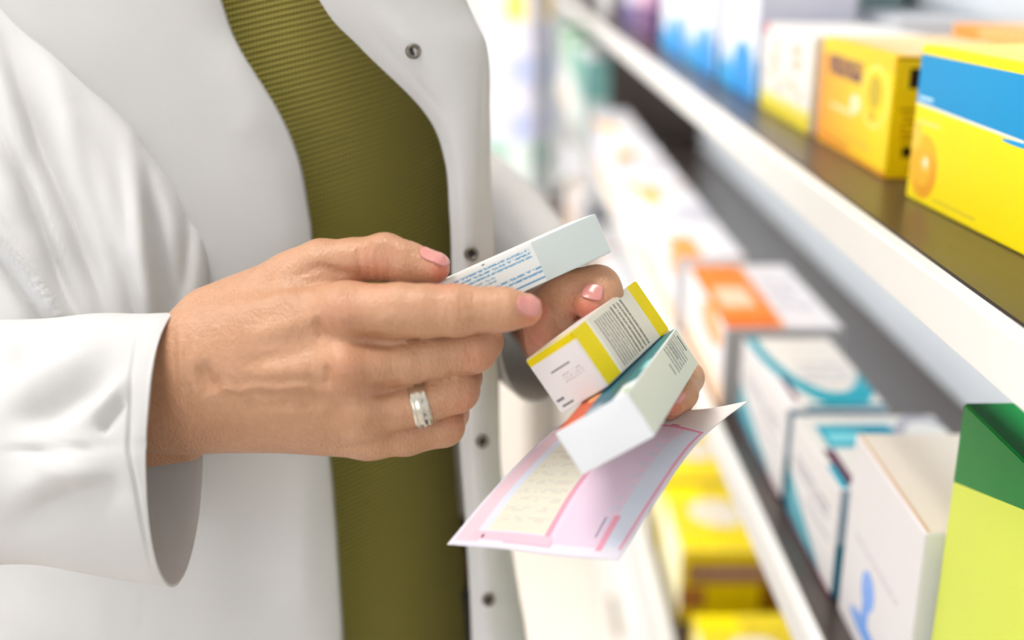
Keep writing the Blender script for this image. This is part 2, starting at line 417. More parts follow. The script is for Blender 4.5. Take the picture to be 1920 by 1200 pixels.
def nail(fn, cen, axis, nrm, L, Wd, lab, off=.35):
    """a fingernail laid on the fingertip; axis points to the tip"""
    cen = K(*cen); axis = np.array(axis, float); axis /= np.linalg.norm(axis)
    nrm = np.array(nrm, float); nrm -= axis * (nrm @ axis); nrm /= np.linalg.norm(nrm); side = np.cross(axis, nrm)
    n = 17; pts = []
    for i in range(n):
        t = -1 + 2 * i / (n - 1)
        wmax = (1 - abs(t) ** 4.5) ** .5 * (.94 + .06 * t) if abs(t) < 1 else .12
        for j in range(n):
            s = -1 + 2 * j / (n - 1)
            pts.append(cen + axis * t * L / 2 + side * s * wmax * Wd / 2 + nrm * 9)
    p = np.array(pts, np.float32)
    for _ in range(28): p = p - (nrm * fn(p)[:, None] * .8).astype(np.float32)
    T = np.repeat(np.linspace(-1, 1, n), n)
    p = p + nrm * (off + .25 * np.clip(T, 0, 1))[:, None] + axis * (.5 * np.clip(T - .7, 0, 1))[:, None]
    g = k2w(p) - PER
    I = np.arange(n * n).reshape(n, n)
    f = np.stack([I[:-1, :-1], I[1:, :-1], I[1:, 1:], I[:-1, 1:]], -1).reshape(-1, 4)
    o = link('fingernail', mesh_np('fingernail', g, f), NAIL, body)
    s = o.modifiers.new('thickness', 'SOLIDIFY'); s.thickness = .0006; s.offset = 0
    o['label'] = lab
nail(right_hand, (812, 494, 491), (52, 20, -5), (.25, -.75, -.75), 13.5, 10.0, 'pink thumbnail of the right hand')
nail(right_hand, (993, 579, 471), (30, 4, -3), (.55, -.1, -.85), 9.5, 9.2, 'pink nail of the pointing index finger')
nail(left_hand, (1110, 556, 508), (-10, 45, -22), (.0, -.45, -.9), 8, 9.8, 'pink thumbnail of the left hand')
nail(left_hand, (1264, 751, 508), (-16, 17, -8), (-.1, -.2, -1), 7.5, 7, 'pink nail of a curled left finger')

# wedding ring: axis along the ring finger
rc = K(787, 757, 492); axd = K(830, 742, 494) - K(745, 762, 492); axd = axd / np.linalg.norm(axd)
e1 = np.cross(axd, [0, 0, 1]); e1 /= np.linalg.norm(e1); e2 = np.cross(axd, e1)
prof = [(-3.9, 9.5), (-3.8, 10.4), (-2.5, 10.8), (-1.9, 10.5), (-1.4, 10.85), (0, 11.0), (1.4, 10.85), (1.9, 10.5), (2.5, 10.8), (3.8, 10.4), (3.9, 9.5), (0, 9.4)]
vs, fs = [], []; na = 72
for i in range(na):
    a = 2 * math.pi * i / na
    for x, r in prof: vs.append(rc + axd * x + (e1 * math.cos(a) + e2 * math.sin(a)) * r)
npf = len(prof)
for i in range(na):
    for j in range(npf):
        fs.append((i * npf + j, ((i + 1) % na) * npf + j, ((i + 1) % na) * npf + (j + 1) % npf, i * npf + (j + 1) % npf))
ring = link('wedding_ring', mesh_np('wedding_ring', k2w(np.array(vs)) - PER, fs), SILVER, person)
ring['label'] = 'wide silver ring on the right ring finger'

# ---- sweater: closed knit tube round the torso
def ring_section(cx, cy, z, a, b, n=96, bulge=0):
    t = np.linspace(0, 2 * math.pi, n, endpoint=False)
    return np.stack([cx + a * np.cos(t), cy + b * np.sin(t) - bulge * np.clip(-np.sin(t), 0, 1) ** 2, np.full(n, z)], 1)
secs = [(1.47, .070, .060, 0), (1.44, .10, .075, 0), (1.40, .125, .10, .005), (1.34, .146, .12, .006), (1.28, .152, .128, .008), (1.22, .152, .128, .004),
        (1.15, .150, .120, 0), (1.05, .146, .116, 0), (.96, .150, .120, .004), (.88, .156, .126, .0), (.80, .158, .128, 0)]
R_ = np.array([[s[0], s[1], s[2], s[3]] for s in secs])
D_ = catmull(R_, 150); n = 96
W = np.concatenate([ring_section(-.17, .742, r[0], r[1] * .945, r[2] * .96, n, r[3]) for r in D_])
I = np.arange(len(D_) * n).reshape(-1, n); J = np.roll(I, -1, 1)
f = np.stack([I[:-1], I[1:], J[1:], J[:-1]], -1).reshape(-1, 4)
sweater = link('sweater', mesh_np('sweater', W - PER, f), KNIT, person); sweater['label'] = 'olive green ribbed sweater'
# trousers (below the frame)
TRO = plain('dark_trousers', (40, 42, 50), .8)
bm = bmesh.new()
for s in (-1, 1):
    prev = None; x = -.17 + s * .08; y = .755 + s * .02
    for z, r in ((.90, .085), (.70, .088), (.48, .066), (.08, .06), (.02, .06)):
        vsn = [bm.verts.new((x + r * math.cos(a * math.pi / 12) - PER[0], y + r * math.sin(a * math.pi / 12) - PER[1], z)) for a in range(24)]
        if prev:
            for i in range(24): bm.faces.new((prev[i], prev[(i + 1) % 24], vsn[(i + 1) % 24], vsn[i]))
        prev = vsn
    bm.faces.new(prev)
bm_obj('trousers', bm, TRO, person, smooth=True)
SHOE = plain('dark_shoe_leather', (30, 28, 28), .4)
for s in (-1, 1):
    x = -.17 + s * .085 - PER[0]; bm = bmesh.new(); rings = []
    for t, wd, hg in ((.07, .03, .06), (.04, .038, .07), (-.03, .04, .065), (-.10, .046, .045), (-.16, .042, .032), (-.19, .02, .018)):
        rings.append([bm.verts.new((x + wd * math.cos(a * math.pi / 8), .755 + t + s * .02 - PER[1], max(.0, hg / 2 + hg / 2 * math.sin(a * math.pi / 8)))) for a in range(16)])
    for a_, b_ in zip(rings[:-1], rings[1:]):
        for i in range(16): bm.faces.new((a_[i], a_[(i + 1) % 16], b_[(i + 1) % 16], b_[i]))
    bm.faces.new(rings[0]); bm.faces.new(rings[-1])
    bm_obj('shoe', bm, SHOE, person, smooth=True)

TY = .045
def QT(px, py, Y): return Q(px, py, Y - TY)
# ---- lab coat
coat_rows = [-420, -230, 0, 90, 210, 300, 400, 455, 600, 850, 950, 1100, 1200, 1500, 2100]
edgeR = {-420: 330, -230: 340, 0: 412, 90: 447, 210: 520, 300: 558, 400: 577, 455: 583, 600: 592, 850: 616, 950: 625, 1100: 635, 1200: 641, 1500: 655, 2100: 690}
edgeL = {-420: 470, -230: 500, 0: 603, 90: 680, 210: 798, 300: 836, 400: 845, 455: 848, 600: 852, 850: 865, 950: 873, 1100: 882, 1200: 886, 1500: 895, 2100: 905}
silL = {-420: 700, -230: 800, 0: 868, 90: 908, 210: 915, 300: 916, 400: 919, 455: 922, 600: 930, 850: 935, 950: 945, 1100: 968, 1200: 985, 1500: 1020, 2100: 1060}
ctrl = []
for r in coat_rows:
    e = edgeR[r]; yb = .010 if r < 100 else 0
    far = -1 if r > 1000 else 0
    ctrl.append([QT(e + 1, r, .668), QT(e - 1.5, r, .645), QT(e - 10, r, .639), QT(e - 60, r, .633), QT(e - 150, r, .633), QT(e - 270, r, .640), QT(e - 400, r, .66), QT(e - 560, r, .71), QT(e - 700, r, .78), QT(e - 680, r, .90), QT(e - 480, r, 1.0), QT(e - 150, r, 1.03), QT(e + 60, r, 1.04)])
front_folds = [([(275, 1090), (262, 1200)], -.0015, 8), ([(395, 830), (400, 1000), (380, 1200)], .002, 40), ([(470, 850), (500, 1200)], -.003, 50),
               ([(0, 1120), (90, 1200)], .003, 20), ([(60, 1070), (180, 1180)], -.003, 25), ([(180, 1090), (200, 1200)], .002, 20),
               ([(448, 240), (462, 248)], .0004, 12), ([(556, 1050), (572, 1052)], .0004, 12), ([(560, 860), (570, 1200)], .002, 30), ([(430, 40), (500, 300)], .002, 40)]
coat = net('lab_coat', ctrl, 260, 260, COAT, person, PER, front_folds, .0014)
coat['label'] = 'open white lab coat with metal snap buttons'
ctrl = []
for r in coat_rows:
    e, s = edgeL[r], silL[r]
    ctrl.append([QT(e + 4, r, .668), QT(e, r, .646), QT(e + 8, r, .641), QT(e + (s - e) * .35, r, .636), QT(e + (s - e) * .72, r, .640), QT(s - 2, r, .655), QT(s + 1, r, .685), QT(s - 8, r, .74), QT(s - 30, r, .84), QT(s - 80, r, .95), QT(s - 250, r, 1.03)])
lfolds = [([(905, 60), (898, 300), (900, 480)], -.0012, 5), ([(700, 0), (800, 120), (868, 210)], .0012, 18), ([(868, 860), (900, 1000), (918, 1200)], .0015, 25), ([(700, 60), (860, 240)], -.001, 8)]
panel = net('lab_coat_front', ctrl, 240, 150, COAT, coat, PER, lfolds, .0014)
panel.name = 'front_panel'
def tube(name, path, mat, parent, strokes, nu=220, nv=180, thick=.0014, lip=True):
    """path entries: centre (world), axis direction (world), semi-axis up, semi-axis side"""
    pts = catmull(np.array([np.concatenate([c, a, [ru, rs]]) for c, a, ru, rs in path]), nu)
    t = np.linspace(0, 2 * math.pi, nv, endpoint=False); rows = []
    for p in pts:
        c, a, ru, rs = p[:3], p[3:6] / np.linalg.norm(p[3:6]), p[6], p[7]
        u = UP - a * (UP @ a); u /= np.linalg.norm(u); s = np.cross(a, u)
        rows.append(c + np.outer(np.cos(t) * ru, u) + np.outer(np.sin(t) * rs, s))
    W = np.concatenate(rows); cen = np.repeat(pts[:, :3], nv, 0)
    nrm = W - cen; nrm /= np.linalg.norm(nrm, axis=1, keepdims=True)
    vd = CAM - W; vd /= np.linalg.norm(vd, axis=1, keepdims=True)
    fac = np.clip(np.einsum('ij,ij->i', nrm, vd) * 1.8, 0, 1)
    W2 = relief(W, strokes, nrm); W = W + (W2 - W) * fac[:, None]
    I = np.arange(len(pts) * nv).reshape(-1, nv); J = np.roll(I, -1, 1)
    f = np.stack([I[:-1], J[:-1], J[1:], I[1:]], -1).reshape(-1, 4)
    uv = np.stack([np.tile(t / 6.283, len(pts)), np.repeat(np.linspace(0, 1, len(pts)), nv)], 1)
    o = link(name, mesh_np(name, W - PER, f, uv), mat, parent)
    s = o.modifiers.new('thickness', 'SOLIDIFY'); s.thickness = thick; s.offset = -1
    return o
X = RIGHT
fore = [(P(-330, 840, .60), X, .066, .062), (P(-120, 832, .56), X, .062, .058), (P(60, 826, .53), X, .0575, .052), (P(180, 830, .515), X, .0595, .049),
        (P(262, 838, .508), X, .0605, .046), (P(312, 841, .505), X, .0612, .0445), (P(332, 842, .505), X, .0615, .0440)]
fore_folds = [([(262, 600), (246, 700), (240, 840), (262, 960), (288, 1085)], -0.00187, 4), ([(300, 600), (284, 720), (286, 850), (298, 980)], 0.00102, 8),
              ([(-20, 848), (120, 842), (240, 834)], -0.00272, 6), ([(240, 834), (310, 832)], -0.00102, 5),
              ([(0, 690), (60, 640), (150, 606)], -0.00680, 26), ([(0, 760), (90, 700), (230, 640)], 0.00510, 34),
              ([(0, 800), (100, 770), (215, 690)], -0.00595, 26), ([(150, 800), (215, 745), (240, 700)], 0.00425, 16), ([(195, 800), (225, 760)], -0.00340, 10),
              ([(0, 930), (110, 885), (220, 860)], 0.00595, 40), ([(0, 1000), (140, 930), (250, 900)], -0.00340, 30), ([(60, 850), (130, 880), (230, 900)], 0.00340, 22)]
slv = tube('sleeve', fore, COAT, coat, fore_folds)
slv['label'] = 'right sleeve forearm with a wide open cuff'
up_ = lambda: None
def upax(p0, p1): return p1 - p0
Ua = [P(-60, -420, .69), P(-20, -180, .665), P(10, 60, .642), P(60, 260, .625), P(92, 430, .612), P(80, 620, .605), P(30, 800, .605), P(-20, 960, .605)]
up_path = []
for i, c in enumerate(Ua):
    a = Ua[min(i + 1, len(Ua) - 1)] - Ua[max(i - 1, 0)]
    up_path.append((c, a, .047, [.067, .069, .069, .080, .084, .084, .081, .076][i]))
def tube_v(name, path, mat, parent, strokes, nu=240, nv=220):
    pts = catmull(np.array([np.concatenate([c, a, [ru, rs]]) for c, a, ru, rs in path]), nu)
    t = np.linspace(0, 2 * math.pi, nv, endpoint=False); rows = []
    for p in pts:
        c, a, ru, rs = p[:3], p[3:6] / np.linalg.norm(p[3:6]), p[6], p[7]
        s = RIGHT - a * (RIGHT @ a); s /= np.linalg.norm(s); u = np.cross(a, s)
        rows.append(c + np.outer(np.cos(t) * rs, s) + np.outer(np.sin(t) * ru, u))
    W = np.concatenate(rows); cen = np.repeat(pts[:, :3], nv, 0)
    nrm = W - cen; nrm /= np.linalg.norm(nrm, axis=1, keepdims=True)
    vd = CAM - W; vd /= np.linalg.norm(vd, axis=1, keepdims=True)
    fac = np.clip(np.einsum('ij,ij->i', nrm, vd) * 2.0, 0, 1)
    W2 = relief(W, strokes, vd); W = W + (W2 - W) * fac[:, None]
    I = np.arange(len(pts) * nv).reshape(-1, nv); J = np.roll(I, -1, 1)
    f = np.stack([I[:-1], I[1:], J[1:], J[:-1]], -1).reshape(-1, 4)
    o = link(name, mesh_np(name, W - PER, f), mat, parent)
    s = o.modifiers.new('thickness', 'SOLIDIFY'); s.thickness = .0014; s.offset = -1
    return o
up_folds = [([(-60, -60), (0, 150), (45, 280), (95, 400), (150, 520), (230, 700)], 0.01190, 20), ([(10, 100), (75, 290), (130, 420), (215, 660)], -0.01020, 26),
            ([(-80, 300), (0, 440), (50, 500), (115, 600), (180, 720)], 0.01020, 18), ([(-60, 400), (0, 490), (60, 575), (140, 720)], -0.00850, 18),
            ([(0, 230), (40, 320), (80, 420), (150, 620)], -0.01190, 22), ([(-80, 180), (0, 330), (60, 450)], 0.00680, 30),
            ([(60, 40), (100, 150), (140, 260), (190, 380), (225, 480), (255, 680)], 0.00850, 30), ([(240, 260), (255, 370), (264, 470), (300, 700)], 0.01020, 16), ([(262, 280), (280, 380), (305, 500), (335, 700)], -0.01020, 20),
            ([(90, -140), (150, 0), (230, 120), (300, 200), (360, 330)], 0.00850, 30), ([(270, 140), (300, 190), (330, 260)], -0.00510, 9), ([(170, 30), (250, 180), (320, 330), (340, 450)], -0.00680, 26),
            ([(330, 220), (348, 330), (352, 440), (335, 640)], -0.00680, 18), ([(130, 200), (170, 330), (215, 460), (275, 680)], -0.00680, 20)]
usl = tube_v('sleeve', up_path, COAT, coat, up_folds)
usl['label'] = 'upper part of the right sleeve with long soft folds'
# left sleeve, behind the front panel, pointing towards the boxes
La = [(P(780, 330, 1.02), .062), (P(862, 405, .94), .060), (P(925, 478, .86), .057), (P(975, 546, .78), .0525), (P(1008, 596, .715), .0485), (P(1022, 612, .685), .0475)]
lp = []
for i, (c, r) in enumerate(La):
    a = La[min(i + 1, len(La) - 1)][0] - La[max(i - 1, 0)][0]; a = a / np.linalg.norm(a)
    k_ = (0, 0, 0, .25, .8, 1)[i]; a = a * (1 - k_) + k_ * (RIGHT * .80 - FWD * .58 - UP * .12); lp.append((c, a / np.linalg.norm(a), r, r))
lsl = tube('sleeve', lp, COAT, coat, [([(930, 400), (1000, 470)], -.002, 14)])
lsl['label'] = 'left sleeve seen behind the boxes, in shade'

# snap buttons on the front panel
def snap(px, py, Y):
    c = QT(px, py, Y); nr = CAM - c; nr = nr / np.linalg.norm(nr); nr = nr * .8 + np.array([.25, -.5, 0.0]); nr /= np.linalg.norm(nr)
    rot = Vector(nr).to_track_quat('Z', 'Y').to_matrix()
    bm = bmesh.new(); prof = [(0, .0004), (.0017, .0004), (.0019, .0009), (.0024, .0016), (.0033, .0018), (.0039, .0009), (.0040, -.0012)]
    rows = []
    for r, z in prof[1:]:
        rows.append([bm.verts.new(rot @ Vector((r * math.cos(a * math.pi / 16), r * math.sin(a * math.pi / 16), z)) + Vector(c - PER)) for a in range(32)])
    for a_, b_ in zip(rows[:-1], rows[1:]):
        for i in range(32): bm.faces.new((a_[i], a_[(i + 1) % 32], b_[(i + 1) % 32], b_[i]))
    fc = bm.faces.new(rows[0]); fc.material_index = 1
    bm.faces.ensure_lookup_table()
    for f_ in bm.faces:
        if f_.calc_center_median().length and all(v in rows[0] + rows[1] for v in f_.verts): f_.material_index = 1
    o = bm_obj('snap_button', bm, [SNAP, SNAPD], coat, smooth=True); o['label'] = 'small round metal snap button'
for a in ((775, 96, .6345), (884, 476, .634), (905, 828, .634), (916, 1125, .632), (700, -110, .634)): snap(*a)

# ---------------------------------------------------------------- cartons
def carton_mesh(o, a, b, c, mats, bulge=.0004):
    """o: corner; a,b,c edge vectors (world); faces: end (a,b) at o, side (c,b) at o, top (a,c) at o, and their opposites.
       mats order: end, side, top, back-end, back-side, bottom"""
    bm = bmesh.new(); uvl = bm.loops.layers.uv.new('UVMap'); n = 7
    cen = o + (a + b + c) / 2
    def face(p, U, Vv, mi):
        g = [[None] * n for _ in range(n)]
        nn = np.cross(U, Vv); nn /= np.linalg.norm(nn)
        if nn @ (p + U / 2 + Vv / 2 - cen) < 0: nn = -nn
        for i in range(n):
            for j in range(n):
                s, t = i / (n - 1), j / (n - 1)
                k = (16 * s * (1 - s) * t * (1 - t)) * bulge
                g[i][j] = (bm.verts.new(p + U * s + Vv * t + nn * k), s, t)
        for i in range(n - 1):
            for j in range(n - 1):
                q = [g[i][j], g[i + 1][j], g[i + 1][j + 1], g[i][j + 1]]
                f = bm.faces.new([x[0] for x in q]); f.material_index = mi
                for lp_, x in zip(f.loops, q): lp_[uvl].uv = (x[1], x[2])
    face(o + a + b, -a, -b, 0); face(o + b, c, -b, 1); face(o + a, -a, c, 2)
    face(o + b + c, a, -b, 3); face(o + a + b + c, -c, -b, 4); face(o + b + a, -a, c, 5)
    bmesh.ops.remove_doubles(bm, verts=bm.verts, dist=1e-6)
    bmesh.ops.recalc_face_normals(bm, faces=bm.faces)
    es = [e for e in bm.edges if len(e.link_faces) == 2 and e.calc_face_angle() > .8]
    bmesh.ops.bevel(bm, geom=es, offset=min(.0006, np.linalg.norm(b) * .02), segments=2, affect='EDGES', clamp_overlap=True)
    me = bpy.data.meshes.new('carton'); bm.to_mesh(me); bm.free()
    for m_ in mats: me.materials.append(m_)
    return me
def kv(v): v = np.array(v) / 1000; return v[0] * RIGHT - v[1] * UP + v[2] * FWD
def held(name, o, a, b, c, mats, label, shift=0):
    a, b, c = [np.array(x, float) for x in (a, b, c)]
    M_ = np.array([x / np.linalg.norm(x) for x in (a, b, c)]).T; U_, S_, V_ = np.linalg.svd(M_); Rm = U_ @ V_
    a, b, c = [Rm[:, i] * np.linalg.norm(x) for i, x in enumerate((a, b, c))]
    o = np.array(o, float) - Rm[:, 1] * shift
    ow = k2w(o[None])[0]; A, B, Cc = kv(a), kv(b), kv(c)
    base = ow + B + (A + Cc) / 2
    me = carton_mesh(ow - base, A, B, Cc, mats)
    ob = bpy.data.objects.new(name, me); COL.objects.link(ob); ob.location = base
    tag(ob, label, 'medicine box', 'medicine boxes held in the hands'); return ob

pw = printed('carton_white', (236, 236, 238))
c_end = printed('carton_plain_end', (236, 238, 242), [('rect', .02, .965, .98, .975, (210, 212, 216))])
c_side = printed('carton_sage_side', (216, 220, 208), [('textv', .66, .30, .90, .93, (120, 124, 120), 6, 26, .60), ('textv', .76, .50, .93, .95, (150, 154, 150), 5, 34, .62), ('textv', .93, .45, .97, .86, (84, 88, 90), 1, 30, .85), ('textv', .60, .34, .64, .62, (130, 134, 130), 1, 30, .8)])
c_top = printed('carton_picture_top', (222, 226, 228), [('half', -1, .0, -.62, (214, 104, 44)), ('ell', .18, .05, .3, .5, (200, 82, 36)), ('ell', .30, .35, .12, .1, (240, 170, 110)), ('rect', .38, 0, .62, 1, (30, 96, 112)), ('rect', .40, .04, .60, .10, (150, 160, 170)), ('rect', .62, 0, .80, 1, (32, 84, 96)), ('rect', .90, .03, 1, .10, (120, 160, 90)), ('rect', .80, .2, 1, 1, (40, 110, 112)), ('rect', .90, .36, 1, .5, (130, 190, 190)), ('rect', 0, 0, 1, .012, (235, 236, 238))])
held('medicine_box', [44.09, 28.0, 430.0], [-27.0, 17.08, 14.18], [10.87, 16.65, .65], [31.87, -24.3, 89.95], [c_end, c_side, c_top, pw, pw, pw],
     'white and sage carton lowest in the held stack, blank white end facing out')
b_end = printed('carton_yellow_top_end', (228, 222, 222), [('rect', 0, .86, 1, 1, (222, 198, 0)), ('gradv', 2, 3, (0, 0, 0)), ('text', .28, .60, .68, .64, (70, 68, 70), 1, 46, .75), ('text', .42, .36, .82, .52, (190, 182, 182), 3, 20, .5), ('text', .06, .16, .22, .24, (120, 116, 118), 1, 40, .7), ('text', .1, .06, .34, .12, (110, 106, 108), 1, 40, .7)])
b_side = printed('carton_yellow_banded_side', (222, 216, 204), [('rect', 0, 0, .20, 1, (226, 204, 0)), ('rect', .20, 0, .225, 1, (236, 232, 222)), ('rect', .84, 0, 1, 1, (222, 200, 0)), ('textv', .27, .05, .50, .90, (130, 126, 114), 7, 90, .60), ('textv', .50, .06, .70, .92, (128, 124, 112), 4, 60, .62)])
b_top = printed('carton_pale_top', (230, 222, 220), [('rect', 0, 0, 1, .1, (226, 204, 0))])
held('medicine_box', [24.64, 5.23, 465.24], [-18.63, 12.83, 15.2], [15.79, 23.02, -.07], [34.12, -23.21, 61.42], [b_end, b_side, b_top, pw, pw, pw],
     'small white carton with yellow bands and fine print, resting on the white carton', shift=.8)
a_side = printed('carton_blue_text_side', (206, 214, 212), [('half', -1, 0, -.66, (226, 228, 226)), ('rect', 0, .93, .66, 1, (236, 236, 232)), ('text', .06, .64, .64, .90, (112, 160, 192), 3, 90, .57), ('text', .10, .46, .44, .62, (150, 176, 190), 2, 80, .55), ('text', .10, .22, .66, .42, (120, 164, 196), 2, 80, .60), ('text', .50, .08, .66, .16, (110, 156, 190), 1, 60, .75), ('rect', .405, .955, .42, .995, (50, 60, 70))])
a_top = printed('carton_white_edge', (238, 238, 234))
# long carton: end (a,b)... its long side faces the camera
B_ = np.array([7.6, 17.2, 1.5]); A_ = np.array([-87.2, 35.7, -15.0]); A_ = A_ - B_ * (A_ @ B_) / (B_ @ B_); C_ = np.cross(A_, B_); C_ = C_ / np.linalg.norm(C_) * 46
if C_[2] < 0: C_ = -C_
o_ = np.array([37.3, -47.8, 502.0])
held('medicine_box', o_, A_, B_, C_, [a_side, a_top, a_top, a_top, a_top, a_top],
     'long pale carton with rows of blue print, pinched between right thumb and index finger')

# prescription slip
rows = [[(838, 1021, .470), (945, 1030, .466), (1060, 1044, .460), (1160, 1051, .455)],
        [(925, 918, .485), (1020, 916, .482), (1125, 925, .476), (1232, 938, .472)],
        [(1008, 833, .506), (1100, 828, .506), (1200, 828, .506), (1298, 842, .497)],
        [(1048, 800, .528), (1150, 790, .530), (1285, 778, .527), (1350, 792, .518)],
        [(1075, 785, .540), (1170, 772, .542), (1312, 768, .534), (1404, 752, .525)]]
m = N('prescription_paper')
PAP = printed('prescription_paper', (228, 222, 232), [
    ('rect', .02, .02, .16, .96, (226, 196, 206)), ('rect', .115, .06, .17, .96, (214, 216, 228)),
    ('rect', .17, .07, .50, .60, (222, 218, 200)), ('text', .18, .10, .48, .58, (214, 208, 194), 12, 20, .5),
    ('rect', .50, .03, .53, .70, (222, 158, 178)), ('rect', .53, .04, .86, .62, (226, 202, 220)), ('rect', .53, .04, .56, .4, (232, 206, 224)),
    ('rect', .30, .025, .56, .05, (216, 170, 190)), ('rect', .10, .03, .55, .065, (224, 190, 204)),
    ('rect', .84, .05, .95, .62, (212, 216, 230)), ('text', .78, .12, .83, .56, (206, 206, 222), 9, 70, .5),
    ('rect', .82, .03, .86, .17, (230, 160, 180)), ('rect', .775, .08, .785, .16, (130, 126, 150)), ('rect', .955, .04, .975, .63, (222, 160, 184)),
    ('rect', .52, .615, .975, .632, (222, 150, 172)), ('rect', .70, .63, .76, .68, (190, 130, 150)), ('rect', .5, .64, 1, 1, (222, 212, 208)), ('rect', .15, .6, .5, 1, (206, 198, 204)),
    ('ell', .165, .045, .008, .008, (120, 40, 60))], rough=.6)
bpy.data.materials.remove(m.m)
org = k2w(np.array([[(1060 - 960) * 470 / F, (900 - 600) * 470 / F, 480]]))[0]
ctrl = [[P(*q) for q in r] for r in rows][::-1]
pap = net('prescription_slip', ctrl, 90, 60, PAP, None, org, [([(1285, 780), (1240, 930)], .0015, 20), ([(1000, 850), (930, 1000)], .001, 30)], .0003)
pap.location = org
tag(pap, 'pink and cream printed prescription slip hanging below the held boxes', 'paper')

# ---------------------------------------------------------------- shelving
S0, S1 = .22, .49       # front edge and back panel
Y0, Y1 = -.15, 4.3
Z1, Z2, Z3 = 1.35 - .154, 1.35 - .455, 1.35 - .845
shelf_root = empty('shelving_unit', ((S0 + S1) / 2, 1.9, 0)); RO = np.array([(S0 + S1) / 2, 1.9, 0])
tag(shelf_root, 'long pharmacy shelving unit with brown shelves and white front edges', 'shelf unit')
for z in (Z1, Z2, Z3, Z1 + .36):
    s = box('shelf', S0 + .006, S1 - .001, Y0, Y1, z - .022, z, BROWN, shelf_root, .001, RO)
    e = box('shelf_edge', S0 - .004, S0 + .006, Y0, Y1, z - .028, z - .0005, SHELFW, s, .0012, RO)
    e['label'] = 'white front edge strip'
box('back_panel', S1, S1 + .018, Y0, Y1, .0, 2.05, PANELW, shelf_root, .001, RO)
for y in (Y0 - .02, 2.68, Y1):
    box('side_panel', S0 + .05 if y == 2.68 else S0, S1, y, y + .02, .0 if y != 2.68 else Z3, 2.05, BROWN if y == 2.68 else PANELW, shelf_root, .001, RO)
base = box('base_cabinet', S0 + .01, S1, Y0, Y1, 0.0, .30, SHELFW, shelf_root, .002, RO)
for i in range(6):
    y0 = Y0 + .01 + i * .735
    dr = box('drawer_front', S0 - .008, S0 + .01, y0, y0 + .725, .03, .29, SHELFW, shelf_root, .002, RO)
    box('drawer_pull', S0 - .022, S0 - .008, y0 + .30, y0 + .42, .235, .247, SILVER, dr, .002, RO)

def carton(label, group, x, y0, y1, z, dx, h, mats, rz=0, name='medicine_box', jit=True):
    """stands on a shelf, front face towards -X, near end towards the camera"""
    cx, cy = x + dx / 2, (y0 + y1) / 2; L = y1 - y0
    # corner at the near, left, top: a -> +X reversed frame, c -> away
    o = np.array([-dx / 2, -L / 2, h])
    a = np.array([dx, 0, 0.]); b = np.array([0, 0, -h]); c = np.array([0, L, 0.])
    bm_m = carton_mesh2(dx, L, h, mats)
    ob = bpy.data.objects.new(name, bm_m); COL.objects.link(ob)
    ob.location = (cx, cy, z + .0002); ob.rotation_euler = (0, 0, rz)
    tag(ob, label, 'box', group); return ob
def carton_mesh2(dx, L, h, mats):
    """mats: front(-X), near end(-Y), top, others"""
    bm = bmesh.new(); uvl = bm.loops.layers.uv.new('UVMap'); n = 5
    x0, x1, y0, y1 = -dx / 2, dx / 2, -L / 2, L / 2
    V3 = np.array
    quads = [((x0, y1, 0), (0, -L, 0), (0, 0, h), (-1, 0, 0), 0), ((x0, y0, 0), (dx, 0, 0), (0, 0, h), (0, -1, 0), 1), ((x0, y0, h), (dx, 0, 0), (0, L, 0), (0, 0, 1), 2),
             ((x1, y0, 0), (0, L, 0), (0, 0, h), (1, 0, 0), 3), ((x1, y1, 0), (-dx, 0, 0), (0, 0, h), (0, 1, 0), 3), ((x0, y1, 0), (dx, 0, 0), (0, -L, 0), (0, 0, -1), 3)]
    for p, U, Vv, nn, mi in quads:
        p, U, Vv, nn = V3(p, float), V3(U, float), V3(Vv, float), V3(nn, float); g = []
        for i in range(n):
            for j in range(n):
                s, t = i / (n - 1), j / (n - 1); k = 0 if nn[2] < 0 else 16 * s * (1 - s) * t * (1 - t) * .0007
                g.append((bm.verts.new(p + U * s + Vv * t + nn * k), s, t))
        for i in range(n - 1):
            for j in range(n - 1):
                q = [g[i * n + j], g[(i + 1) * n + j], g[(i + 1) * n + j + 1], g[i * n + j + 1]]
                f = bm.faces.new([x[0] for x in q]); f.material_index = mi
                for lp_, x in zip(f.loops, q): lp_[uvl].uv = (x[1], x[2])
    bmesh.ops.remove_doubles(bm, verts=bm.verts, dist=1e-6)
    es = [e for e in bm.edges if len(e.link_faces) == 2 and e.calc_face_angle(0) > .8]
    bmesh.ops.bevel(bm, geom=es, offset=.0010, segments=2, affect='EDGES', clamp_overlap=True)
    for f in bm.faces:
        if f.material_index < 3:
            p, U, Vv = [np.array(x, float) for x in quads[f.material_index][:3]]
            for lp_ in f.loops:
                w_ = np.array(lp_.vert.co) - p; lp_[uvl].uv = (min(1, max(0, w_ @ U / (U @ U))), min(1, max(0, w_ @ Vv / (Vv @ Vv))))
    bmesh.ops.recalc_face_normals(bm, faces=bm.faces)
    me = bpy.data.meshes.new('medicine_box'); bm.to_mesh(me); bm.free()
    for m_ in mats: me.materials.append(m_)
    for p_ in me.polygons: p_.use_smooth = False
    return me

